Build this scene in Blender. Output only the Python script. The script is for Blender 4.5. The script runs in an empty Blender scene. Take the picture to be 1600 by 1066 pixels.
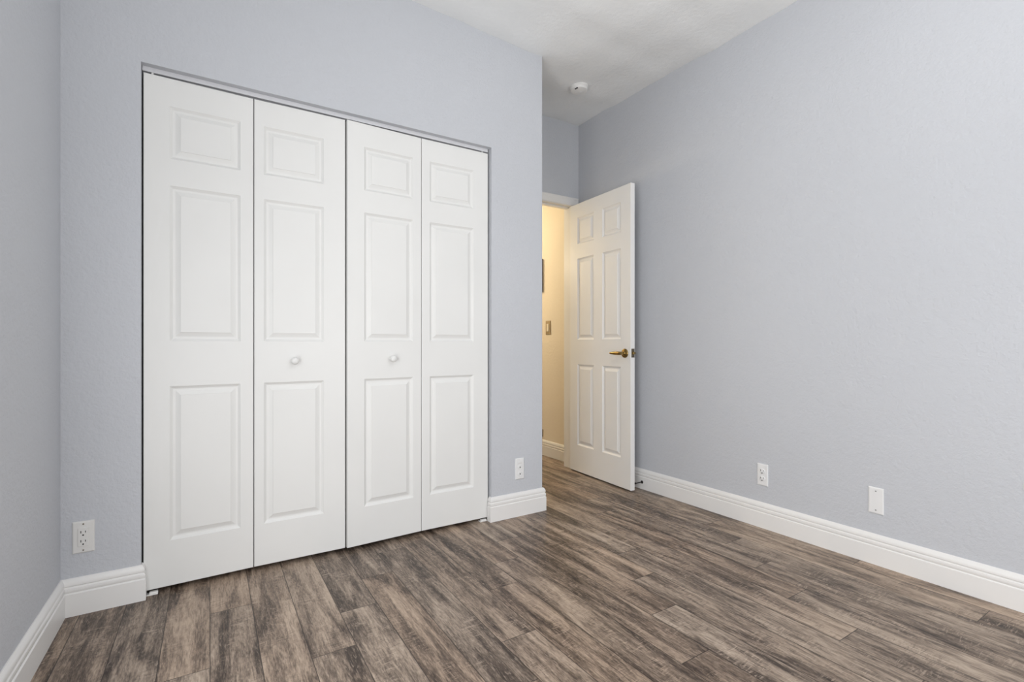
import bpy, bmesh, math, random
from mathutils import Vector, Matrix

# ------------------------------------------------------------------ camera, world, light, exposure
scene = bpy.context.scene
COL = scene.collection
YAW = math.atan(496.0 / 776.0)          # the camera looks to the right of the closet wall's normal
cam_data = bpy.data.cameras.new('camera')
cam_data.sensor_width = 36.0
cam_data.lens = 17.46
cam_data.shift_y = 0.0025
cam_data.clip_start = 0.01
cam = bpy.data.objects.new('camera', cam_data)
cam.location = (0, 0, 0.983)
cam.rotation_euler = (math.pi / 2, 0, -YAW)
COL.objects.link(cam)
scene.camera = cam

world = bpy.data.worlds.new('sky')
scene.world = world
world.use_nodes = True
wn = world.node_tree.nodes
wbg = wn['Background']
wsky = wn.new('ShaderNodeTexSky')
wsky.sky_type = 'HOSEK_WILKIE'
wsky.sun_direction = (-0.3, 0.6, 0.74)
wsky.turbidity = 3.0
world.node_tree.links.new(wsky.outputs[0], wbg.inputs['Color'])
wbg.inputs['Strength'].default_value = 0.6

scene.view_settings.view_transform = 'Standard'
scene.view_settings.look = 'None'
scene.view_settings.gamma = 1.0
scene.view_settings.use_curve_mapping = False
scene.view_settings.exposure = -0.19


def light(name, kind, loc, rot, energy, color, size=None, size_y=None, spread=None):
    d = bpy.data.lights.new(name, kind)
    d.energy = energy
    d.color = color
    if kind == 'AREA':
        d.shape = 'RECTANGLE'
        d.size = size
        d.size_y = size_y
        if spread:
            d.spread = spread
    else:
        d.shadow_soft_size = size
    o = bpy.data.objects.new(name, d)
    o.location = loc
    o.rotation_euler = rot
    COL.objects.link(o)
    return o


# daylight: a wide window behind the camera and an added left fill for the door and right wall
REAR = -1.15
E_REAR, E_LEFT, E_UP, E_CEIL, E_HALL = 37, 36, 10, 12, 31
light('rear_daylight', 'AREA', (1.10, REAR + 0.03, 1.05), (math.radians(90), 0, 0), E_REAR, (1.0, 1.0, 1.0), 2.4, 1.9)
light('left_fill', 'AREA', (-0.43, 0.70, 0.85), (math.radians(90), 0, math.radians(-90)), E_LEFT, (1.0, 1.0, 1.0), 1.3, 1.5)
# added fill behind the camera, bounced off the ceiling, and the bedroom's ceiling lamp
light('bounce_fill', 'AREA', (1.0, -0.1, 1.75), (math.radians(180), 0, 0), E_UP, (1.0, 1.0, 1.0), 0.9, 0.9)
light('ceiling_lamp', 'POINT', (1.2, 0.6, 2.30), (0, 0, 0), E_CEIL, (1.0, 1.0, 1.0), 0.2)
# lamp of the hallway
light('hall_lamp', 'POINT', (2.00, 4.25, 1.85), (0, 0, 0), E_HALL, (1.0, 0.84, 0.58), 0.15)

# ------------------------------------------------------------------ measures (metres)
YC = 2.373          # closet wall
XR = 2.562          # right wall
YE = 3.03           # wall with the doorway
XC = 1.731          # outer corner of the closet
XH = 2.604          # hallway wall
ZC = 2.710          # ceiling
JL, JR, JT = -0.1734, 1.3826, 2.066     # closet opening
DL, DR, DT = 1.8165, 2.4965, 2.060      # doorway


def xl(y):          # left wall, a little out of square
    return -0.4052 - 0.0316 * (YC - y)


# ------------------------------------------------------------------ materials
def mat(name):
    m = bpy.data.materials.new(name)
    m.use_nodes = True
    nt = m.node_tree
    b = nt.nodes['Principled BSDF']
    return m, nt, b


def pos_noise(nt, scale, detail=4.0, rough=0.55, vec=None):
    n = nt.nodes.new('ShaderNodeTexNoise')
    n.inputs['Scale'].default_value = scale
    n.inputs['Detail'].default_value = detail
    n.inputs['Roughness'].default_value = rough
    if vec is None:
        g = nt.nodes.new('ShaderNodeNewGeometry')
        vec = g.outputs['Position']
    nt.links.new(vec, n.inputs['Vector'])
    return n


def bump(nt, b, height, strength, dist):
    bp = nt.nodes.new('ShaderNodeBump')
    bp.inputs['Strength'].default_value = strength
    bp.inputs['Distance'].default_value = dist
    nt.links.new(height, bp.inputs['Height'])
    nt.links.new(bp.outputs[0], b.inputs['Normal'])
    return bp


def ramp(nt, fac, stops):
    r = nt.nodes.new('ShaderNodeValToRGB')
    el = r.color_ramp.elements
    while len(el) < len(stops):
        el.new(0.5)
    for e, (p, c) in zip(el, stops):
        e.position = p
        e.color = (*c, 1) if len(c) == 3 else c
    nt.links.new(fac, r.inputs['Fac'])
    return r


def srgb(r, g, b):
    return tuple(((c / 255 / 12.92) if c / 255 <= 0.04045 else ((c / 255 + 0.055) / 1.055) ** 2.4) for c in (r, g, b))


def textured_paint(name, c, rough=0.75, strength=0.35, scale=55, dist=0.0035):
    """painted drywall with a knock-down / orange-peel texture"""
    m, nt, b = mat(name)
    n1 = pos_noise(nt, scale, 5, 0.6)
    n2 = pos_noise(nt, scale * 0.32, 3, 0.5)
    mx = nt.nodes.new('ShaderNodeMath')
    mx.operation = 'MULTIPLY_ADD'
    nt.links.new(n2.outputs['Fac'], mx.inputs[0])
    mx.inputs[1].default_value = 0.55
    nt.links.new(n1.outputs['Fac'], mx.inputs[2])
    bump(nt, b, mx.outputs[0], strength, dist)
    n3 = pos_noise(nt, 1.3, 2, 0.5)
    r = ramp(nt, n3.outputs['Fac'], [(0.3, tuple(v * 0.985 for v in c)), (0.7, tuple(min(1, v * 1.015) for v in c))])
    nt.links.new(r.outputs[0], b.inputs['Base Color'])
    b.inputs['Roughness'].default_value = rough
    b.inputs['Specular IOR Level'].default_value = 0.3
    return m


def paint(name, c, rough=0.4, spec=0.5, grain=0.0):
    m, nt, b = mat(name)
    n = pos_noise(nt, 3.0, 2, 0.5)
    r = ramp(nt, n.outputs['Fac'], [(0.3, tuple(v * 0.985 for v in c)), (0.7, tuple(min(1, v * 1.012) for v in c))])
    nt.links.new(r.outputs[0], b.inputs['Base Color'])
    b.inputs['Roughness'].default_value = rough
    b.inputs['Specular IOR Level'].default_value = spec
    if grain:
        mp = nt.nodes.new('ShaderNodeMapping')
        mp.inputs['Scale'].default_value = (160, 160, 9)
        g = nt.nodes.new('ShaderNodeNewGeometry')
        nt.links.new(g.outputs['Position'], mp.inputs['Vector'])
        n2 = pos_noise(nt, 1.0, 3, 0.6, mp.outputs[0])
        bump(nt, b, n2.outputs['Fac'], grain, 0.001)
    return m


def metal(name, c, rough=0.3):
    m, nt, b = mat(name)
    n = pos_noise(nt, 60, 3, 0.5)
    r = ramp(nt, n.outputs['Fac'], [(0.3, tuple(v * 0.9 for v in c)), (0.7, c)])
    nt.links.new(r.outputs[0], b.inputs['Base Color'])
    b.inputs['Metallic'].default_value = 1.0
    b.inputs['Roughness'].default_value = rough
    return m


M_WALL = textured_paint('blue_grey_wall_paint', (0.563, 0.578, 0.612), 0.7, 0.85, 72)
M_CEIL = textured_paint('ceiling_paint', (0.82, 0.83, 0.83), 0.85, 0.5, 40, 0.006)
M_HALL = textured_paint('hall_wall_paint', (0.82, 0.74, 0.61), 0.75, 0.4)
M_DOOR = paint('closet_door_paint', (0.77, 0.77, 0.755), 0.42, 0.4, 0.10)
M_DOOR2 = paint('room_door_paint', (0.84, 0.835, 0.82), 0.40, 0.4, 0.10)
M_TRIM = paint('trim_paint', (0.82, 0.81, 0.795), 0.35, 0.5)
M_PLASTIC = paint('white_plastic', (0.80, 0.80, 0.80), 0.35, 0.5)
M_IVORY = paint('warm_white_plastic', (0.74, 0.73, 0.71), 0.35, 0.5)
M_DETECT = paint('detector_plastic', (0.78, 0.775, 0.76), 0.45, 0.4)
M_TAN = paint('tan_plate', (0.36, 0.27, 0.15), 0.4, 0.5)
M_TOGGLE = paint('cream_toggle', (0.85, 0.78, 0.62), 0.35, 0.5)
M_DARK = paint('dark_slot', (0.02, 0.02, 0.02), 0.6, 0.3)
M_BLACK = paint('black_rubber', (0.015, 0.014, 0.013), 0.5, 0.4)
M_BROWN = paint('dark_brown_wood', (0.10, 0.065, 0.035), 0.5, 0.4)
M_BRASS = metal('antique_brass', (0.36, 0.25, 0.095), 0.25)
M_STEEL = metal('latch_metal', (0.22, 0.19, 0.14), 0.35)
M_TRACK = paint('track_enamel', (0.66, 0.665, 0.69), 0.35, 0.5)
M_SCREW = metal('screw_metal', (0.35, 0.35, 0.35), 0.4)
M_BRACKET = paint('bracket_white', (0.80, 0.79, 0.77), 0.35, 0.5)
M_CLOSET = paint('closet_interior_paint', (0.45, 0.46, 0.48), 0.8, 0.2)


def floor_material():
    m, nt, b = mat('laminate_planks')
    N, L = nt.nodes, nt.links

    def math_(op, a, bb=None, c=None):
        n = N.new('ShaderNodeMath')
        n.operation = op
        for i, v in enumerate((a, bb, c)):
            if v is None:
                continue
            if isinstance(v, (int, float)):
                n.inputs[i].default_value = v
            else:
                L.new(v, n.inputs[i])
        return n.outputs[0]

    uv = N.new('ShaderNodeUVMap'); uv.uv_map = 'near'
    uv2 = N.new('ShaderNodeUVMap'); uv2.uv_map = 'far'
    s1 = N.new('ShaderNodeSeparateXYZ'); L.new(uv.outputs[0], s1.inputs[0])
    s2 = N.new('ShaderNodeSeparateXYZ'); L.new(uv2.outputs[0], s2.inputs[0])
    at = N.new('ShaderNodeAttribute'); at.attribute_name = 'plank'
    sr = N.new('ShaderNodeSeparateColor'); L.new(at.outputs['Color'], sr.inputs[0])
    rnd, rnd2, rnd3 = sr.outputs[0], sr.outputs[1], sr.outputs[2]
    # plank-local coordinates with a random offset for every plank
    cx = math_('MULTIPLY_ADD', rnd, 37.0, s1.outputs[0])
    cy = math_('MULTIPLY_ADD', rnd2, 53.0, s1.outputs[1])
    cv = N.new('ShaderNodeCombineXYZ')
    L.new(cx, cv.inputs[0]); L.new(cy, cv.inputs[1]); L.new(rnd3, cv.inputs[2])

    def noise(scale_xyz, detail, rough, dist=0.0):
        mp = N.new('ShaderNodeMapping')
        mp.inputs['Scale'].default_value = scale_xyz
        L.new(cv.outputs[0], mp.inputs['Vector'])
        n = N.new('ShaderNodeTexNoise')
        n.inputs['Scale'].default_value = 1.0
        n.inputs['Detail'].default_value = detail
        n.inputs['Roughness'].default_value = rough
        n.inputs['Distortion'].default_value = dist
        L.new(mp.outputs[0], n.inputs['Vector'])
        return n.outputs['Fac']

    blotch = noise((17, 2.4, 1), 4, 0.58, 1.0)      # long dark smoky patches
    smoke = noise((11, 1.5, 1), 3, 0.55, 0.6)
    streak = noise((120, 3.2, 1), 5, 0.65, 0.4)     # grain streaks along the plank
    fine = noise((230, 42, 1), 4, 0.70)             # speckled fibres
    cross = noise((15, 85, 1), 4, 0.62, 1.8)       # short cross marks
    patch = noise((12, 5.0, 1), 2, 0.5)
    # cathedral figure: contour lines of a stretched noise field
    field = noise((9, 1.1, 1), 2, 0.45, 0.3)
    figure = math_('MULTIPLY_ADD', math_('SINE', math_('MULTIPLY', field, 150.0)), 0.5, 0.5)
    v = math_('MULTIPLY', blotch, 0.60)
    v = math_('MULTIPLY_ADD', smoke, 0.34, v)
    v = math_('MULTIPLY_ADD', streak, 0.22, v)
    v = math_('MULTIPLY_ADD', fine, 0.32, v)
    v = math_('MULTIPLY_ADD', figure, 0.035, v)
    v = math_('MULTIPLY_ADD', rnd3, 0.06, v)
    v = math_('ADD', v, -0.296)
    base = ramp(nt, v, [(0.33, srgb(54, 45, 39)), (0.405, srgb(87, 75, 66)), (0.47, srgb(121, 107, 95)),
                        (0.54, srgb(153, 137, 122)), (0.66, srgb(186, 169, 152))])
    tick = noise((210, 13, 1), 3, 0.6, 0.6)          # short crisp fibres, dark and light
    tick2 = noise((170, 24, 1), 3, 0.6, 1.0)
    td = ramp(nt, tick, [(0.36, (1, 1, 1)), (0.44, (0, 0, 0))])
    tl = ramp(nt, tick2, [(0.57, (0, 0, 0)), (0.65, (1, 1, 1))])
    b1 = N.new('ShaderNodeMixRGB')
    L.new(math_('MULTIPLY', td.outputs[0], 0.42), b1.inputs['Fac'])
    L.new(base.outputs[0], b1.inputs['Color1'])
    b1.inputs['Color2'].default_value = (*srgb(66, 56, 49), 1)
    b2 = N.new('ShaderNodeMixRGB')
    L.new(math_('MULTIPLY', tl.outputs[0], 0.34), b2.inputs['Fac'])
    L.new(b1.outputs[0], b2.inputs['Color1'])
    b2.inputs['Color2'].default_value = (*srgb(190, 173, 157), 1)
    base = b2
    # light and dark cross marks, only in patches
    cm = ramp(nt, cross, [(0.56, (0, 0, 0)), (0.64, (1, 1, 1))])
    cd = ramp(nt, cross, [(0.36, (1, 1, 1)), (0.44, (0, 0, 0))])
    pm = ramp(nt, patch, [(0.50, (0, 0, 0)), (0.60, (1, 1, 1))])
    scr = math_('MULTIPLY', cm.outputs[0], pm.outputs[0])
    scr = math_('MULTIPLY', scr, 0.50)
    mix0 = N.new('ShaderNodeMixRGB')
    L.new(math_('MULTIPLY', math_('MULTIPLY', cd.outputs[0], pm.outputs[0]), 0.40), mix0.inputs['Fac'])
    L.new(base.outputs[0], mix0.inputs['Color1'])
    mix0.inputs['Color2'].default_value = (*srgb(62, 52, 46), 1)
    mix = N.new('ShaderNodeMixRGB')
    L.new(scr, mix.inputs['Fac']); L.new(mix0.outputs[0], mix.inputs['Color1'])
    mix.inputs['Color2'].default_value = (*srgb(190, 172, 155), 1)
    # a few planks run a little redder
    red = N.new('ShaderNodeMixRGB'); red.blend_type = 'MULTIPLY'
    rf = ramp(nt, rnd2, [(0.45, (0, 0, 0)), (0.9, (1, 1, 1))])
    L.new(math_('MULTIPLY', rf.outputs[0], 0.50), red.inputs['Fac'])
    L.new(mix.outputs[0], red.inputs['Color1'])
    red.inputs['Color2'].default_value = (1.08, 0.97, 0.88, 1)
    # grooves
    e = math_('MINIMUM', math_('MINIMUM', s1.outputs[0], s2.outputs[0]), math_('MINIMUM', s1.outputs[1], s2.outputs[1]))
    gr = ramp(nt, math_('MULTIPLY', e, 100.0), [(0.07, (1, 1, 1)), (0.19, (0, 0, 0))])
    gmix = N.new('ShaderNodeMixRGB')
    L.new(math_('MULTIPLY', gr.outputs[0], 0.85), gmix.inputs['Fac'])
    L.new(red.outputs[0], gmix.inputs['Color1'])
    gmix.inputs['Color2'].default_value = (*srgb(38, 30, 26), 1)
    L.new(gmix.outputs[0], b.inputs['Base Color'])
    ro = ramp(nt, streak, [(0.3, (0.34, 0.34, 0.34)), (0.7, (0.46, 0.46, 0.46))])
    L.new(ro.outputs[0], b.inputs['Roughness'])
    b.inputs['Specular IOR Level'].default_value = 0.32
    hh = math_('MULTIPLY_ADD', fine, 0.35, math_('MULTIPLY', math_('MINIMUM', math_('MULTIPLY', e, 250.0), 1.0), 1.0))
    hh = math_('MULTIPLY_ADD', scr, 0.5, hh)
    bump(nt, b, hh, 0.35, 0.0012)
    return m


M_FLOOR = floor_material()

# ------------------------------------------------------------------ mesh helpers


def link(name, bm, material, parent=None, smooth=False, loc=None):
    bmesh.ops.recalc_face_normals(bm, faces=bm.faces[:])
    me = bpy.data.meshes.new(name)
    bm.to_mesh(me)
    bm.free()
    me.materials.append(material)
    if smooth:
        me.shade_smooth()
        me.set_sharp_from_angle(angle=math.radians(35))
    o = bpy.data.objects.new(name, me)
    COL.objects.link(o)
    if parent is not None:
        o.parent = parent
    if loc is not None:
        o.location = loc
    return o


def add_box(bm, lo, hi, bevel=0.0, seg=2):
    vs = [bm.verts.new((x, y, z)) for x in (lo[0], hi[0]) for y in (lo[1], hi[1]) for z in (lo[2], hi[2])]
    q = [(0, 1, 3, 2), (4, 6, 7, 5), (0, 4, 5, 1), (2, 3, 7, 6), (0, 2, 6, 4), (1, 5, 7, 3)]
    fs = [bm.faces.new([vs[i] for i in f]) for f in q]
    if bevel:
        es = list({e for f in fs for e in f.edges})
        bmesh.ops.bevel(bm, geom=es, offset=bevel, segments=seg, affect='EDGES', profile=0.5)
    return bm


def boxes(*bs):
    bm = bmesh.new()
    for lo, hi in bs:
        add_box(bm, lo, hi)
    return bm


def box_bm(lo, hi, bevel=0.0, seg=2):
    return add_box(bmesh.new(), lo, hi, bevel, seg)


def lathe(bm, prof, axis='Y', seg=32, origin=(0, 0, 0), squash=1.0):
    """prof: list of (radius, height along axis)"""
    rings = []
    o = Vector(origin)
    for r, h in prof:
        ring = []
        if r < 1e-6:
            rings.append([bm.verts.new(o + axis_vec(axis, 0, 0, h))])
            continue
        for i in range(seg):
            a = 2 * math.pi * i / seg
            ring.append(bm.verts.new(o + axis_vec(axis, r * math.cos(a), r * math.sin(a) * squash, h)))
        rings.append(ring)
    for a, b in zip(rings, rings[1:]):
        if len(a) == 1 and len(b) == 1:
            continue
        for i in range(seg):
            j = (i + 1) % seg
            if len(a) == 1:
                bm.faces.new((a[0], b[i], b[j]))
            elif len(b) == 1:
                bm.faces.new((a[i], b[0], a[j]))
            else:
                bm.faces.new((a[i], b[i], b[j], a[j]))
    for r in (rings[0], rings[-1]):
        if len(r) > 1:
            bm.faces.new(r)
    return bm


def axis_vec(axis, a, b, h):
    return Vector({'X': (h, a, b), 'Y': (a, h, b), 'Z': (a, b, h)}[axis])


def sweep(bm, pts, prof, side, first=0, last=None):
    """baseboard profile (thickness, z) swept along the wall line pts; side +1 = to the left of the path"""
    last = len(pts) - 1 if last is None else last
    P = [Vector(p) for p in pts]

    def nrm(a, b):
        d = (b - a).normalized()
        return Vector((-d.y, d.x)) * side

    rings = []
    for i, p in enumerate(P):
        ns = []
        if i > 0:
            ns.append(nrm(P[i - 1], p))
        if i < len(P) - 1:
            ns.append(nrm(p, P[i + 1]))
        if len(ns) == 2:
            m = (ns[0] + ns[1]).normalized()
            m = m / max(0.3, m.dot(ns[0]))
        else:
            m = ns[0]
        rings.append([(p + m * t, z) for t, z in prof])
    vr = [[bm.verts.new((q.x, q.y, z)) for q, z in r] for r in rings[first:last + 1]]
    n = len(prof)
    for a, b in zip(vr, vr[1:]):
        for k in range(n):
            l = (k + 1) % n
            bm.faces.new((a[k], b[k], b[l], a[l]))
    bm.faces.new(vr[0])
    bm.faces.new(list(reversed(vr[-1])))
    return bm


def thing(name, label, cat, loc=(0, 0, 0), rotz=0.0, group=None):
    o = bpy.data.objects.new(name, None)
    o.empty_display_size = 0.05
    COL.objects.link(o)
    o.location = loc
    o.rotation_euler = (0, 0, rotz)
    return tag(o, label, cat, group)


def tag(o, label, cat, group=None):
    o['label'] = label
    o['category'] = cat
    if group:
        o['group'] = group
    return o


def struct(name, bm, material, label=None, cat=None, smooth=False):
    o = link(name, bm, material, None, smooth)
    o['kind'] = 'structure'
    if label:
        o['label'] = label
    if cat:
        o['category'] = cat
    return o


# ------------------------------------------------------------------ floor: laminate planks laid towards the doorway
random.seed(11)
PW = 0.134
X0 = -0.0815
JOINTS = {-2: 1.45, -1: 2.60, 0: 1.760, 1: 2.110, 2: 1.42, 3: 1.640, 4: 1.863, 5: 2.081, 6: 1.185, 7: 1.395, 8: 1.713, 9: 1.909,
          10: 1.003, 11: 1.243, 12: 1.467, 13: 1.685, 14: 0.800, 15: 1.040, 16: 1.260, 17: 1.488, 18: 0.593, 19: 1.046}
PL = 1.112
bm = bmesh.new()
uva = bm.loops.layers.uv.new('near')
uvb = bm.loops.layers.uv.new('far')
colr = bm.loops.layers.float_color.new('plank')
Y_LO, Y_HI = REAR - 0.1, 4.62


def fan(x, y):      # the rows nearest the left wall run a touch out of parallel
    k = max(0.0, min(1.0, (1.15 - x) / 1.5)) * 0.030
    return x + k * (y - 2.35)


for k in range(-6, 22):
    xa, xb = X0 + k * PW, X0 + (k + 1) * PW
    j0 = JOINTS.get(k, random.uniform(0, PL))
    y = j0 - PL * math.ceil((j0 - Y_LO) / PL)
    while y < Y_HI:
        y2 = y + PL
        c = (random.random(), random.random(), random.random(), 1)
        quad = [(xa, y, 0, 0), (xb, y, PW, 0), (xb, y2, PW, PL), (xa, y2, 0, PL)]
        f = bm.faces.new([bm.verts.new((fan(q[0], q[1]), q[1], 0)) for q in quad])
        for lp, q in zip(f.loops, quad):
            lp[uva].uv = (q[2], q[3])
            lp[uvb].uv = (PW - q[2], PL - q[3])
            lp[colr] = c
        y = y2
bmesh.ops.remove_doubles(bm, verts=bm.verts[:], dist=1e-6)
floor_o = struct('floor', bm, M_FLOOR, 'grey-brown wood-look laminate plank floor', 'floor')

# ------------------------------------------------------------------ ceiling: slightly wavy, lower over the closet corner
bm = bmesh.new()
nx, ny = 70, 84
xs = [-0.75 + i * (2.78 + 0.75) / nx for i in range(nx + 1)]
ys = [REAR - 0.12 + j * (YE + 0.04 - REAR + 0.12) / ny for j in range(ny + 1)]


def sstep(a, b, v):
    t = max(0.0, min(1.0, (v - a) / (b - a)))
    return t * t * (3 - 2 * t)


def zceil(x, y):
    s = 0.031 * sstep(0.9, 1.74, x) * (1 - sstep(1.76, 2.45, x)) * sstep(1.2, 2.3, y) * (1 - sstep(2.45, 2.95, y))
    w = 0.0034 * (math.sin(9.0 * y + 1.3) + math.sin(17 * y + 2 * x) * 0.7 + math.sin(31 * y - 3 * x) * 0.4 + math.sin(23 * x + 5 * y) * 0.6)
    return ZC - s + w


grid = [[bm.verts.new((x, y, zceil(x, y))) for y in ys] for x in xs]
for i in range(nx):
    for j in range(ny):
        bm.faces.new((grid[i][j], grid[i][j + 1], grid[i + 1][j + 1], grid[i + 1][j]))
ceil_o = link('ceiling', bm, M_CEIL, None, True)
ceil_o['kind'] = 'structure'
ceil_o['label'] = 'white textured ceiling'
ceil_o['category'] = 'ceiling'
struct('ceiling_hall', boxes(((0.6, YE + 0.04, 2.44), (2.8, 4.7, 2.54))), M_CEIL)
struct('roof_slab', boxes(((-0.9, REAR - 0.3, 2.76), (2.9, 4.8, 2.86))), M_CLOSET)

# ------------------------------------------------------------------ walls
ZT = 2.755
# left wall (slightly out of square) with an added, unseen window opening for the left fill
def left_piece(bm, ya, yb, za, zb):
    v = [(xl(ya) - 0.12, ya), (xl(ya), ya), (xl(yb), yb), (xl(yb) - 0.12, yb)]
    lo = [bm.verts.new((x, y, za)) for x, y in v]
    hi = [bm.verts.new((x, y, zb)) for x, y in v]
    bm.faces.new(lo); bm.faces.new(hi)
    for i in range(4):
        j = (i + 1) % 4
        bm.faces.new((lo[i], lo[j], hi[j], hi[i]))


bm = bmesh.new()
LW = (0.05, 1.35, 0.10, 1.60)
left_piece(bm, LW[1], YE + 0.1, 0, ZT)
left_piece(bm, REAR - 0.12, LW[0], 0, ZT)
left_piece(bm, LW[0], LW[1], 0, LW[2])
left_piece(bm, LW[0], LW[1], LW[3], ZT)
struct('wall_left', bm, M_WALL, 'blue-grey textured wall at the left edge', 'wall')

TH = 0.115


def wall_poly(bm, outline, y0, y1):
    """an (x, z) outline extruded from y0 to y1"""
    a = [bm.verts.new((x, y0, z)) for x, z in outline]
    b = [bm.verts.new((x, y1, z)) for x, z in outline]
    bm.faces.new(a)
    bm.faces.new(list(reversed(b)))
    n = len(outline)
    for i in range(n):
        j = (i + 1) % n
        bm.faces.new((a[i], b[i], b[j], a[j]))


# closet wall: front with the opening, plus the short return towards the doorway
bm = bmesh.new()
wall_poly(bm, [(-0.50, 0), (JL, 0), (JL, JT), (JR, JT), (JR, 0), (XC, 0), (XC, ZT), (-0.50, ZT)], YC, YC + TH)
add_box(bm, (XC - TH, YC + TH, 0), (XC, YE, ZT))
bmesh.ops.remove_doubles(bm, verts=bm.verts[:], dist=1e-5)
# softly rounded corner bead on the outside corner
es = [e for e in bm.edges if all(abs(vv.co.x - XC) < 1e-4 and abs(vv.co.y - YC) < 1e-4 for vv in e.verts)]
bmesh.ops.bevel(bm, geom=es, offset=0.006, segments=3, affect='EDGES', profile=0.5)
struct('wall_closet', bm, M_WALL, 'blue-grey wall around the closet opening', 'wall')

# wall with the doorway; its left part is the back of the closet
bm = bmesh.new()
wall_poly(bm, [(-0.55, 0), (DL - 0.016, 0), (DL - 0.016, DT + 0.016), (DR + 0.016, DT + 0.016), (DR + 0.016, 0), (2.75, 0), (2.75, ZT), (-0.55, ZT)], YE, YE + 0.1)
struct('wall_entry', bm, M_WALL, 'blue-grey wall above the doorway', 'wall')

struct('wall_right', boxes(((XR, REAR - 0.12, 0), (XR + 0.14, YE, ZT))), M_WALL, 'plain blue-grey wall on the right', 'wall')
struct('wall_hall', boxes(((XH, YE + 0.1, 0), (XH + 0.12, 4.7, ZT))), M_HALL, 'warm cream hallway wall seen through the doorway', 'wall')
struct('wall_hall_end', boxes(((0.6, 4.55, 0), (XH, 4.67, ZT)), ((0.6, YE + 0.1, 0), (0.72, 4.55, ZT))), M_HALL)

# rear wall with a wide window behind the camera
W = (-0.10, 2.30, 0.10, 2.00)
bm = bmesh.new()
for a, b2, c, d in ((-0.75, W[0], 0, ZT), (W[1], 2.75, 0, ZT), (W[0], W[1], 0, W[2]), (W[0], W[1], W[3], ZT)):
    add_box(bm, (a, REAR - 0.12, c), (b2, REAR, d))
struct('wall_rear', bm, M_WALL)
m, nt, b = mat('window_glass')
b.inputs['Transmission Weight'].default_value = 1.0
b.inputs['Roughness'].default_value = 0.0
b.inputs['IOR'].default_value = 1.02
b.inputs['Base Color'].default_value = (0.98, 1, 0.99, 1)
M_GLASS = m


def window(name, w, h, loc, rz):
    bm = bmesh.new()
    for lo_, hi_ in (((0, 0, 0), (0.05, 0.05, h)), ((w - 0.05, 0, 0), (w, 0.05, h)), ((0.05, 0, 0), (w - 0.05, 0.05, 0.05)),
                     ((0.05, 0, h - 0.05), (w - 0.05, 0.05, h)), ((w / 2 - 0.025, 0, 0.05), (w / 2 + 0.025, 0.05, h - 0.05))):
        add_box(bm, lo_, hi_)
    o = struct(name, bm, M_TRIM)
    o.location = loc
    o.rotation_euler = (0, 0, rz)
    for x0, x1 in ((0.05, w / 2 - 0.025), (w / 2 + 0.025, w - 0.05)):
        link('pane', box_bm((x0, 0.022, 0.05), (x1, 0.028, h - 0.05)), M_GLASS, o)


window('window_1', W[1] - W[0], W[3] - W[2], (W[0], REAR - 0.09, W[2]), 0)
window('window_added', LW[1] - LW[0], LW[3] - LW[2], (xl(0.7) - 0.03, LW[0], LW[2]), math.pi / 2)  # added window, unseen, set behind the left fill light

# ------------------------------------------------------------------ baseboards
BB = [(0.0, 0.0), (0.016, 0.0), (0.016, 0.0800), (0.0120, 0.0838), (0.0118, 0.0850), (0.0142, 0.0885), (0.0146, 0.0950), (0.0138, 0.1010),
      (0.0100, 0.1050), (0.0098, 0.1062), (0.0126, 0.1095), (0.0128, 0.1150), (0.0112, 0.1225), (0.0075, 0.1290), (0.0030, 0.1335), (0.0, 0.1335)]
corner = (xl(YC), YC)
left_path = [(xl(REAR), REAR), corner, (JL, YC), (JL, YC + 0.024)]
o = sweep(bmesh.new(), left_path, BB, -1, 0, 1)
struct('baseboard_left', o, M_TRIM, 'white moulded baseboard along the left wall', 'baseboard', True)
o = sweep(bmesh.new(), left_path, BB, -1, 1, 3)
struct('baseboard_closet_left', o, M_TRIM, 'short white baseboard between left corner and closet doors', 'baseboard', True)
o = sweep(bmesh.new(), [(JR, YC + 0.020), (JR, YC), (XC, YC), (XC, YE - 0.013)], BB, -1)
struct('baseboard_closet_right', o, M_TRIM, 'white baseboard wrapping the closet corner below the two-port plate', 'baseboard', True)
o = sweep(bmesh.new(), [(XR, YE), (XR, REAR)], BB, -1)
struct('baseboard_right', o, M_TRIM, 'long white baseboard along the right wall', 'baseboard', True)
o = sweep(bmesh.new(), [(XH, 4.55), (XH, YE + 0.1)], BB, -1)
struct('baseboard_hall', o, M_TRIM, 'baseboard of the lit hallway behind the doorway', 'baseboard', True)
o = sweep(bmesh.new(), [(2.55, REAR), (-0.5, REAR)], BB, -1)
struct('baseboard_rear', o, M_TRIM)

# ------------------------------------------------------------------ panelled doors


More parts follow.
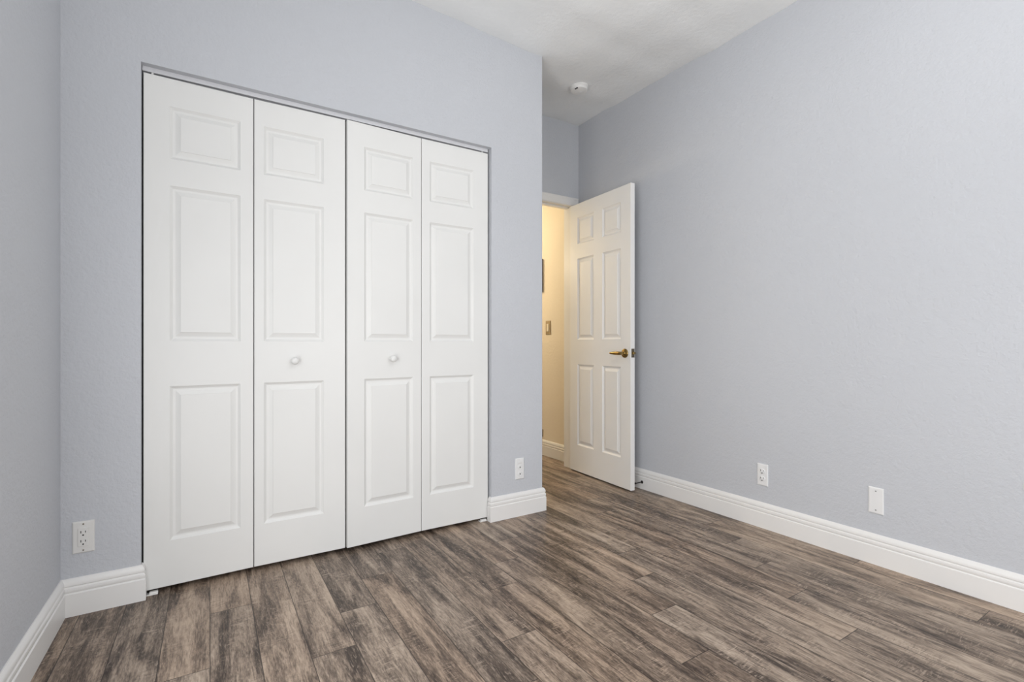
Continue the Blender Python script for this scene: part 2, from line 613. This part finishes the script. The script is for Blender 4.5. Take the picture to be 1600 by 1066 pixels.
def panelled_leaf(w, h, t, cols, rows, back=True):
    """door slab: x 0..w, face at y=0 looking to -y, back at y=t; moulded panels at cols x rows"""
    bm = bmesh.new()
    e = 0.0015        # eased edges
    prof = [(0.0, 0.0), (0.002, 0.0020), (0.0100, 0.0088), (0.0140, 0.0094), (0.0190, 0.0088), (0.0350, 0.0020), (0.0356, 0.0016), (0.0362, 0.0)]

    def face(y, sgn):
        xc = [e] + [v for c in cols for v in c] + [w - e]
        zc = [e] + [v for r in rows for v in r] + [h - e]
        for i in range(len(xc) - 1):
            for j in range(len(zc) - 1):
                x0, x1, z0, z1 = xc[i], xc[i + 1], zc[j], zc[j + 1]
                if i % 2 == 1 and j % 2 == 1:
                    prev = None
                    for ins, dep in prof:
                        r = [bm.verts.new(p) for p in ((x0 + ins, y + sgn * dep, z0 + ins), (x1 - ins, y + sgn * dep, z0 + ins),
                                                       (x1 - ins, y + sgn * dep, z1 - ins), (x0 + ins, y + sgn * dep, z1 - ins))]
                        if prev:
                            for k in range(4):
                                l = (k + 1) % 4
                                bm.faces.new((prev[k], prev[l], r[l], r[k]))
                        prev = r
                    bm.faces.new(prev)
                else:
                    bm.faces.new([bm.verts.new(p) for p in ((x0, y, z0), (x1, y, z0), (x1, y, z1), (x0, y, z1))])

    face(0.0, 1)
    face(t, -1)
    # rim with slightly rounded edges
    out = [(0, 0), (w, 0), (w, h), (0, h)]
    loop = [(e, e), (w - e, e), (w - e, h - e), (e, h - e)]
    for ya_, pa, yb_, pb in ((0.0, loop, e, out), (e, out, t - e, out), (t - e, out, t, loop)):
        A = [bm.verts.new((x, ya_, z)) for x, z in pa]
        B = [bm.verts.new((x, yb_, z)) for x, z in pb]
        for k in range(4):
            l = (k + 1) % 4
            bm.faces.new((A[k], A[l], B[l], B[k]))
    bmesh.ops.remove_doubles(bm, verts=bm.verts[:], dist=1e-5)
    return bm


YD = YC + 0.024
K = 1.0017                                   # measured 2 cm behind the wall plane, doors sit at 2.4 cm
ZB, ZH = 0.0190, 2.0385                      # leaf bottom / top
ROWS = [(0.200, 0.813), (0.9925, 1.6115), (1.7180, 1.9265)]
ROWS = [((a - 0.983) * K + 0.983 - ZB, (c - 0.983) * K + 0.983 - ZB) for a, c in ROWS]
# (left x, right x, left offset y, right offset y, panel offset from left, panel width)
LEAVES = [(-0.1675, 0.2140, 0.000, 0.006, 0.0845, 0.2480),
          (0.2170, 0.5985, 0.006, 0.000, 0.0375, 0.2485),
          (0.6060, 0.9815, -0.010, 0.004, 0.0805, 0.2505),
          (0.9840, 1.3735, 0.004, 0.000, 0.0440, 0.2570)]


def leaf(parent, idx):
    xa_, xb_, oa, ob, po, pw = LEAVES[idx]
    w = math.hypot(xb_ - xa_, ob - oa)
    bm = panelled_leaf(w, ZH - ZB, 0.030, [(po, po + pw)], ROWS)
    o = link('door_leaf', bm, M_DOOR, parent)
    o.location = Vector((xa_, YD + oa, ZB)) - Vector(parent.location)
    o.rotation_euler = (0, 0, math.atan2(ob - oa, xb_ - xa_))
    return o


def knob(parent_leaf, x, z):
    bm = bmesh.new()
    lathe(bm, [(0.0115, 0.0), (0.0115, -0.002), (0.0075, -0.006), (0.0070, -0.011), (0.0095, -0.015), (0.0142, -0.0195),
               (0.0162, -0.0245), (0.0155, -0.0295), (0.0120, -0.0335), (0.0065, -0.0358), (0.0, -0.0365)], 'Y', 32)
    o = link('knob', bm, M_DOOR, parent_leaf, True)
    o.location = (x, 0, z - ZB)
    return o


bf1 = thing('closet_bifold', 'white panelled bifold closet door pair nearest the left wall', 'closet door', (-0.17, YD, 0), 0, 'bifold closet doors')
bf1['kind'] = 'thing'
l1 = leaf(bf1, 0)
l2 = leaf(bf1, 1)
knob(l2, 0.3764 - 0.2168, 0.906)
pn = link('pivot_pin', lathe(bmesh.new(), [(0.0045, 0), (0.0045, 0.014)], 'Z', 16), M_BRACKET, l1, True)
pn.location = (0.028, 0.012, ZH - ZB)
bf2 = thing('closet_bifold', 'white panelled bifold closet door pair beside the wall with the two-port plate', 'closet door', (1.37, YD, 0), 0, 'bifold closet doors')
bf2['kind'] = 'thing'
l3 = leaf(bf2, 2)
l4 = leaf(bf2, 3)
knob(l3, 0.8238 - 0.6060, 0.908)
pn = link('pivot_pin', lathe(bmesh.new(), [(0.0045, 0), (0.0045, 0.014)], 'Z', 16), M_BRACKET, l4, True)
pn.location = (0.36, 0.014, ZH - ZB)

# head track of the bifold doors
bm = bmesh.new()
ty0, ty1 = YC + 0.030, YC + 0.058
tz0, tz1 = 2.0480, JT
prof = [(ty0, tz1), (ty0, tz0), (ty0 + 0.008, tz0), (ty0 + 0.008, tz0 + 0.002), (ty0 + 0.002, tz0 + 0.002), (ty0 + 0.002, tz1 - 0.002),
        (ty1 - 0.002, tz1 - 0.002), (ty1 - 0.002, tz0 + 0.002), (ty1 - 0.008, tz0 + 0.002), (ty1 - 0.008, tz0), (ty1, tz0), (ty1, tz1)]
A = [bm.verts.new((JL + 0.002, y, z)) for y, z in prof]
B = [bm.verts.new((JR - 0.006, y, z)) for y, z in prof]
bm.faces.new(A)
bm.faces.new(list(reversed(B)))
for i in range(len(prof)):
    j = (i + 1) % len(prof)
    bm.faces.new((A[i], B[i], B[j], A[j]))
tag(link('bifold_track', bm, M_TRACK), 'thin pale metal track under the closet header above the doors', 'door track')


def floor_bracket(x0, x1, y, label):
    t = thing('pivot_bracket', label, 'bracket', ((x0 + x1) / 2, y, 0), 0, 'closet door floor brackets')
    hw = (x1 - x0) / 2
    link('base_plate', box_bm((-hw, -0.012, 0.0), (hw, 0.014, 0.003), 0.0008), M_BRACKET, t)
    link('pivot_socket', box_bm((-hw * 0.55, -0.006, 0.003), (hw, 0.010, 0.010), 0.001), M_BRACKET, t)
    return t


floor_bracket(-0.1570, -0.1210, YD + 0.004, 'small white floor bracket under the closet leaf nearest the left outlet')
floor_bracket(1.3230, 1.3655, YD + 0.008, 'small white floor bracket under the closet leaf beside the two-port wall plate')

# ------------------------------------------------------------------ doorway: jamb and casing
bm = bmesh.new()
jy0, jy1 = YE - 0.001, YE + 0.101
add_box(bm, (DL - 0.016, jy0, 0), (DL, jy1, DT + 0.016))
add_box(bm, (DR, jy0, 0), (DR + 0.016, jy1, DT + 0.016))
add_box(bm, (DL, jy0, DT), (DR, jy1, DT + 0.016))
# door stops
add_box(bm, (DL, YE + 0.040, 0), (DL + 0.010, YE + 0.075, DT))
add_box(bm, (DL + 0.010, YE + 0.040, DT - 0.010), (DR - 0.006, YE + 0.075, DT))
struct('trim_1', bm, M_TRIM, 'white door jamb of the doorway', 'door frame')


def casing(bm, y_wall, sgn):
    """flat-and-step casing round the doorway on one wall face"""
    prof = [(0.004, 0.0), (0.004, 0.009), (0.010, 0.011), (0.036, 0.013), (0.046, 0.0165), (0.053, 0.0165), (0.056, 0.014), (0.056, 0.0)]
    pts = [(DL, 0.0), (DL, DT), (DR, DT), (DR, 0.0)]
    dirs = [(-1, 0), (-1, 1), (1, 1), (1, 0)]
    rings = []
    for (x, z), (dx, dz) in zip(pts, dirs):
        rings.append([bm.verts.new((x + dx * a * (0.96 if dx > 0 else 1), y_wall + sgn * t, z + dz * a * 1.13)) for a, t in prof])
    for a, b_ in zip(rings, rings[1:]):
        for k_ in range(len(prof)):
            l_ = (k_ + 1) % len(prof)
            bm.faces.new((a[k_], b_[k_], b_[l_], a[l_]))
    bm.faces.new(rings[0])
    bm.faces.new(list(reversed(rings[-1])))


bm = bmesh.new()
casing(bm, YE, -1)
struct('trim_2', bm, M_TRIM, 'white casing around the doorway on the bedroom side', 'door casing')

# ------------------------------------------------------------------ the open six-panel door
DW, DTH = 0.675, 0.036
ax, ay = 2.4242, 2.3386                                 # lower front corner of the face we see
ang = math.atan2(3.0145 - ay, 2.4600 - ax)              # direction from that corner to the hinge
DZ0, DZ1 = 0.011, 2.046
DROWS = [(0.212 - DZ0, 0.826 - DZ0), (1.013 - DZ0, 1.629 - DZ0), (1.737 - DZ0, 1.942 - DZ0)]
bm = panelled_leaf(DW, DZ1 - DZ0, DTH, [(0.096, 0.289), (0.384, 0.579)], DROWS)
# leaf x runs from hinge to lock edge so that the face at y=0 looks towards the room centre
hx, hy = ax + DW * math.cos(ang), ay + DW * math.sin(ang)
for vv in bm.verts:
    vv.co.x = DW - vv.co.x                              # panels measured from the lock edge
door = struct('door_1', bm, M_DOOR2, 'white six-panel bedroom door standing open against the right wall', 'door')
door.location = (hx, hy, DZ0)
door.rotation_euler = (0, 0, ang + math.pi)
# local frame: x from hinge (0) to lock edge (DW); y=0 is the visible face, it must look to -X world
mw = Matrix.Rotation(ang + math.pi, 4, 'Z')
if (mw @ Vector((0, -1, 0))).x > 0:                     # flip thickness if it points to the wrong side
    for vv in door.data.vertices:
        vv.co.y = -vv.co.y
    door.data.flip_normals()
    SG = 1.0
else:
    SG = -1.0
# SG: local y direction that points away from the visible face towards the viewer
hz = 0.918 - DZ0


def lever(side_y, outward, label):
    t = DW - 0.0540
    bm = bmesh.new()
    lathe(bm, [(0.0305, 0.0), (0.0310, outward * 0.003), (0.0285, outward * 0.0075), (0.0215, outward * 0.0100), (0.0130, outward * 0.0115),
               (0.0105, outward * 0.0150), (0.0105, outward * 0.040), (0.0095, outward * 0.046), (0.0, outward * 0.047)], 'Y', 36)
    o = link('handle_rosette', bm, M_BRASS, door, True)
    o.location = (t, side_y, hz)
    # lever arm
    bm = bmesh.new()
    st = [(0.010, 0.0085, 0.010), (0.0, 0.0115, 0.0115), (-0.02, 0.0105, 0.0125), (-0.05, 0.0085, 0.0120), (-0.08, 0.0070, 0.0095), (-0.103, 0.0055, 0.0065), (-0.110, 0.002, 0.0025)]
    rings = []
    for x, ry, rz in st:
        rings.append([bm.verts.new((x, outward * 0.041 + ry * math.cos(2 * math.pi * i / 20), rz * math.sin(2 * math.pi * i / 20))) for i in range(20)])
    for a, b_ in zip(rings, rings[1:]):
        for i in range(20):
            j = (i + 1) % 20
            bm.faces.new((a[i], a[j], b_[j], b_[i]))
    bm.faces.new(rings[0]); bm.faces.new(list(reversed(rings[-1])))
    l_ = link('lever', bm, M_BRASS, o, True)
    return o


lever(0.0, SG, None)
lever(-SG * DTH, -SG, None)
# latch plate on the lock edge
lp = box_bm((DW - 0.0005, -0.0125, -0.029), (DW + 0.0028, 0.0125, 0.029), 0.001)
o = link('latch_plate', lp, M_STEEL, door)
o.location = (0, -SG * DTH / 2, hz + 0.002)
lb = link('latch_bolt', box_bm((DW + 0.002, -0.006, -0.009), (DW + 0.012, 0.006, 0.009), 0.002), M_BRASS, o)
# hinges at the back edge
for z in (0.20, 1.02, 1.82):
    bm = lathe(bmesh.new(), [(0.006, -0.044), (0.006, 0.044)], 'Z', 16)
    o = link('hinge', bm, M_BRASS, door, True)
    o.location = (-0.006, -SG * (DTH + 0.006), z)

# rod door stop on the right wall's baseboard, its tip towards the door
t = thing('door_stop', 'thin black rod door stop on the right baseboard behind the open door', 'door stop', (XR - 0.016, 2.352, 0.048))
lathe_b = lathe(bmesh.new(), [(0.010, 0.0), (0.010, -0.003), (0.005, -0.006)], 'X', 20)
link('base', lathe_b, M_BLACK, t, True)
link('rod', lathe(bmesh.new(), [(0.0034, -0.004), (0.0034, -0.062)], 'X', 14), M_BLACK, t, True)
link('tip', lathe(bmesh.new(), [(0.0060, -0.060), (0.0065, -0.066), (0.0055, -0.072), (0.0, -0.073)], 'X', 18), M_BLACK, t, True)

# ------------------------------------------------------------------ wall plates
# local frame of every plate: x to the viewer's right, z up, y=0 on the wall, -y out of the wall


def plate_bm(w, h, d=0.0055):
    bm = bmesh.new()
    rings = []
    for ins, y in ((0.0, 0.0), (0.0, -d * 0.45), (0.0022, -d * 0.88), (0.0048, -d)):
        rings.append([bm.verts.new(p) for p in ((-w / 2 + ins, y, -h / 2 + ins), (w / 2 - ins, y, -h / 2 + ins), (w / 2 - ins, y, h / 2 - ins), (-w / 2 + ins, y, h / 2 - ins))])
    for a, b_ in zip(rings, rings[1:]):
        for k_ in range(4):
            l_ = (k_ + 1) % 4
            bm.faces.new((a[k_], a[l_], b_[l_], b_[k_]))
    bm.faces.new(rings[0]); bm.faces.new(rings[-1])
    return bm


def screw(parent, x, z, y=-0.0053, material=None, r=0.0032):
    o = link('screw', lathe(bmesh.new(), [(r, 0.001), (r, -0.0008), (r * 0.6, -0.0014), (0, -0.0015)], 'Y', 18), material or M_SCREW, parent, True)
    o.location = (x, y, z)
    return o


def slots(parent, zc, y, s=1.0):
    for x, w, h in ((-0.0064, 0.0022, 0.0086), (0.0064, 0.0019, 0.0070)):
        o = link('slot', box_bm((-w / 2 * s, -0.0005, -h / 2 * s), (w / 2 * s, 0.001, h / 2 * s)), M_DARK, parent)
        o.location = (x * s, y, zc + 0.0030 * s)
    o = link('ground_hole', lathe(bmesh.new(), [(0.0026 * s, 0.001), (0.0026 * s, -0.0005)], 'Y', 16), M_DARK, parent)
    o.location = (0, y, zc - 0.0085 * s)


# left: rectangular receptacle plate near the room corner
t = thing('electrical_outlet', 'white wall outlet with rectangular insert in the left corner by closet', 'outlet', (-0.3418, YC, 0.2775))
link('cover_plate', plate_bm(0.0625, 0.1150), M_IVORY, t)
r = link('receptacle', box_bm((-0.0150, -0.0085, -0.0335), (0.0150, -0.004, 0.0335), 0.0014), M_IVORY, t)
slots(r, 0.0165, -0.0085)
slots(r, -0.0165, -0.0085)
screw(t, 0, 0.0475, material=M_STEEL, r=0.0026)
screw(t, 0, -0.0475, material=M_STEEL, r=0.0026)

# middle: plate with two round cable ports
t = thing('cable_wall_plate', 'white wall plate with two round ports between closet and doorway', 'wall plate', (1.5675, YC, 0.2675))
link('cover_plate', plate_bm(0.0590, 0.1190, 0.006), M_PLASTIC, t)
for z in (0.0085, -0.0295):
    p = link('port', lathe(bmesh.new(), [(0.0150, 0.001), (0.0150, -0.0015), (0.0125, -0.0025), (0.0122, -0.0012), (0.0, -0.0012)], 'Y', 28), M_PLASTIC, t, True)
    p.location = (0, -0.006, z)
    h = link('socket_hole', lathe(bmesh.new(), [(0.0042, 0.001), (0.0042, -0.0008), (0.0, -0.0009)], 'Y', 18), M_SCREW, p)
    h.location = (0, -0.0013, 0)
b_ = link('label_strip', box_bm((-0.014, -0.0068, -0.004), (0.014, -0.005, 0.004), 0.0005), M_IVORY, t)
b_.location = (0, 0, 0.0315)
screw(t, 0, 0.0490, -0.0058, M_PLASTIC, 0.0025)
screw(t, 0, -0.0490, -0.0058, M_PLASTIC, 0.0025)

# right wall: duplex outlet, then a blank plate nearer the camera
RZ = -math.pi / 2
t = thing('electrical_outlet', 'white duplex wall outlet low on the right wall near the door', 'outlet', (XR, 1.5160, 0.2815), RZ)
link('cover_plate', plate_bm(0.0590, 0.1150), M_PLASTIC, t)
for z in (0.0195, -0.0195):
    r = link('receptacle', lathe(bmesh.new(), [(0.0165, 0.001), (0.0165, -0.0018), (0.0150, -0.0026), (0.0, -0.0026)], 'Y', 28, squash=0.84), M_PLASTIC, t, True)
    r.location = (0, -0.0053, z)
    slots(r, 0.0, -0.0027, 1.15)
screw(t, 0, 0.0, material=M_PLASTIC, r=0.0028)

t = thing('blank_wall_plate', 'white blank wall plate with two screws on the right wall', 'wall plate', (XR, 0.9915, 0.2830), RZ)
link('cover_plate', plate_bm(0.0585, 0.1160, 0.005), M_PLASTIC, t)
screw(t, 0, 0.0420, -0.0048)
screw(t, 0, -0.0420, -0.0048)

# right wall, at the very edge of the photo: a small rounded white bumper
bm = lathe(bmesh.new(), [(0.0275, 0.0), (0.0260, -0.0022), (0.0225, -0.0048), (0.0160, -0.0074), (0.0080, -0.0088), (0.0, -0.0092)], 'X', 36)
o = link('wall_bumper', bm, M_PLASTIC, None, True)
o.location = (XR, 0.4985, 0.4580)
tag(o, 'small round white bumper on the right wall, cut by the photo edge', 'bumper')

# hallway wall: switch, dark frame, dark little plate
t = thing('light_switch', 'tan plated light switch with cream toggle on the hallway wall', 'switch', (XH, 3.4820, 1.1215), RZ)
link('cover_plate', plate_bm(0.072, 0.120, 0.006), M_TAN, t)
link('toggle', box_bm((-0.016, -0.0105, -0.034), (0.011, -0.005, 0.034), 0.002), M_TOGGLE, t)
t = thing('picture_frame', 'sliver of a dark brown frame on the hallway wall above the switch', 'picture frame', (XH, 3.7130, 1.5870), RZ)
bm = bmesh.new()
for lo_, hi_ in (((-0.15, -0.018, -0.145), (-0.125, 0, 0.145)), ((0.125, -0.018, -0.145), (0.150, 0, 0.145)),
                 ((-0.125, -0.018, -0.145), (0.125, 0, -0.120)), ((-0.125, -0.018, 0.120), (0.125, 0, 0.145))):
    add_box(bm, lo_, hi_)
link('frame', bm, M_BROWN, t)
link('backing', box_bm((-0.125, -0.010, -0.120), (0.125, -0.001, 0.120)), M_TAN, t)
t = thing('wall_plate', 'small tan plate sliver low on the hallway wall above its baseboard', 'wall plate', (XH, 3.5940, 0.1900), RZ)
link('cover_plate', plate_bm(0.070, 0.064, 0.006), M_TAN, t)
rr = link('insert', box_bm((-0.016, -0.0085, -0.022), (0.016, -0.005, 0.022), 0.001), M_TAN, t)

# ------------------------------------------------------------------ smoke detector on the ceiling
SD = (2.160, 2.550)
sz = zceil(*SD)
t = thing('smoke_detector', 'round white smoke detector on the ceiling near the doorway', 'smoke detector', (SD[0], SD[1], sz))
t.scale = (1.12, 1.12, 0.82)
link('base', lathe(bmesh.new(), [(0.0560, 0.004), (0.0560, -0.010), (0.0545, -0.012)], 'Z', 48), M_DETECT, t, True)
cv = link('cover', lathe(bmesh.new(), [(0.0525, -0.010), (0.0520, -0.024), (0.0490, -0.031), (0.0420, -0.0345), (0.0400, -0.0335), (0.0375, -0.0345),
                                       (0.0200, -0.0370), (0.0, -0.0375)], 'Z', 48), M_DETECT, t, True)
for dx, dy in ((-0.036, -0.012), (-0.0345, -0.024)):
    s_ = link('indicator_hole', lathe(bmesh.new(), [(0.0055, 0.002), (0.0055, -0.0018), (0, -0.0016)], 'Z', 16), M_DARK, cv)
    s_.location = (dx, dy, -0.0345)
tb = link('test_button', lathe(bmesh.new(), [(0.0115, 0.002), (0.0115, -0.0018), (0.0095, -0.0028), (0, -0.003)], 'Z', 28), M_DETECT, cv, True)
tb.location = (0.008, -0.002, -0.0370)
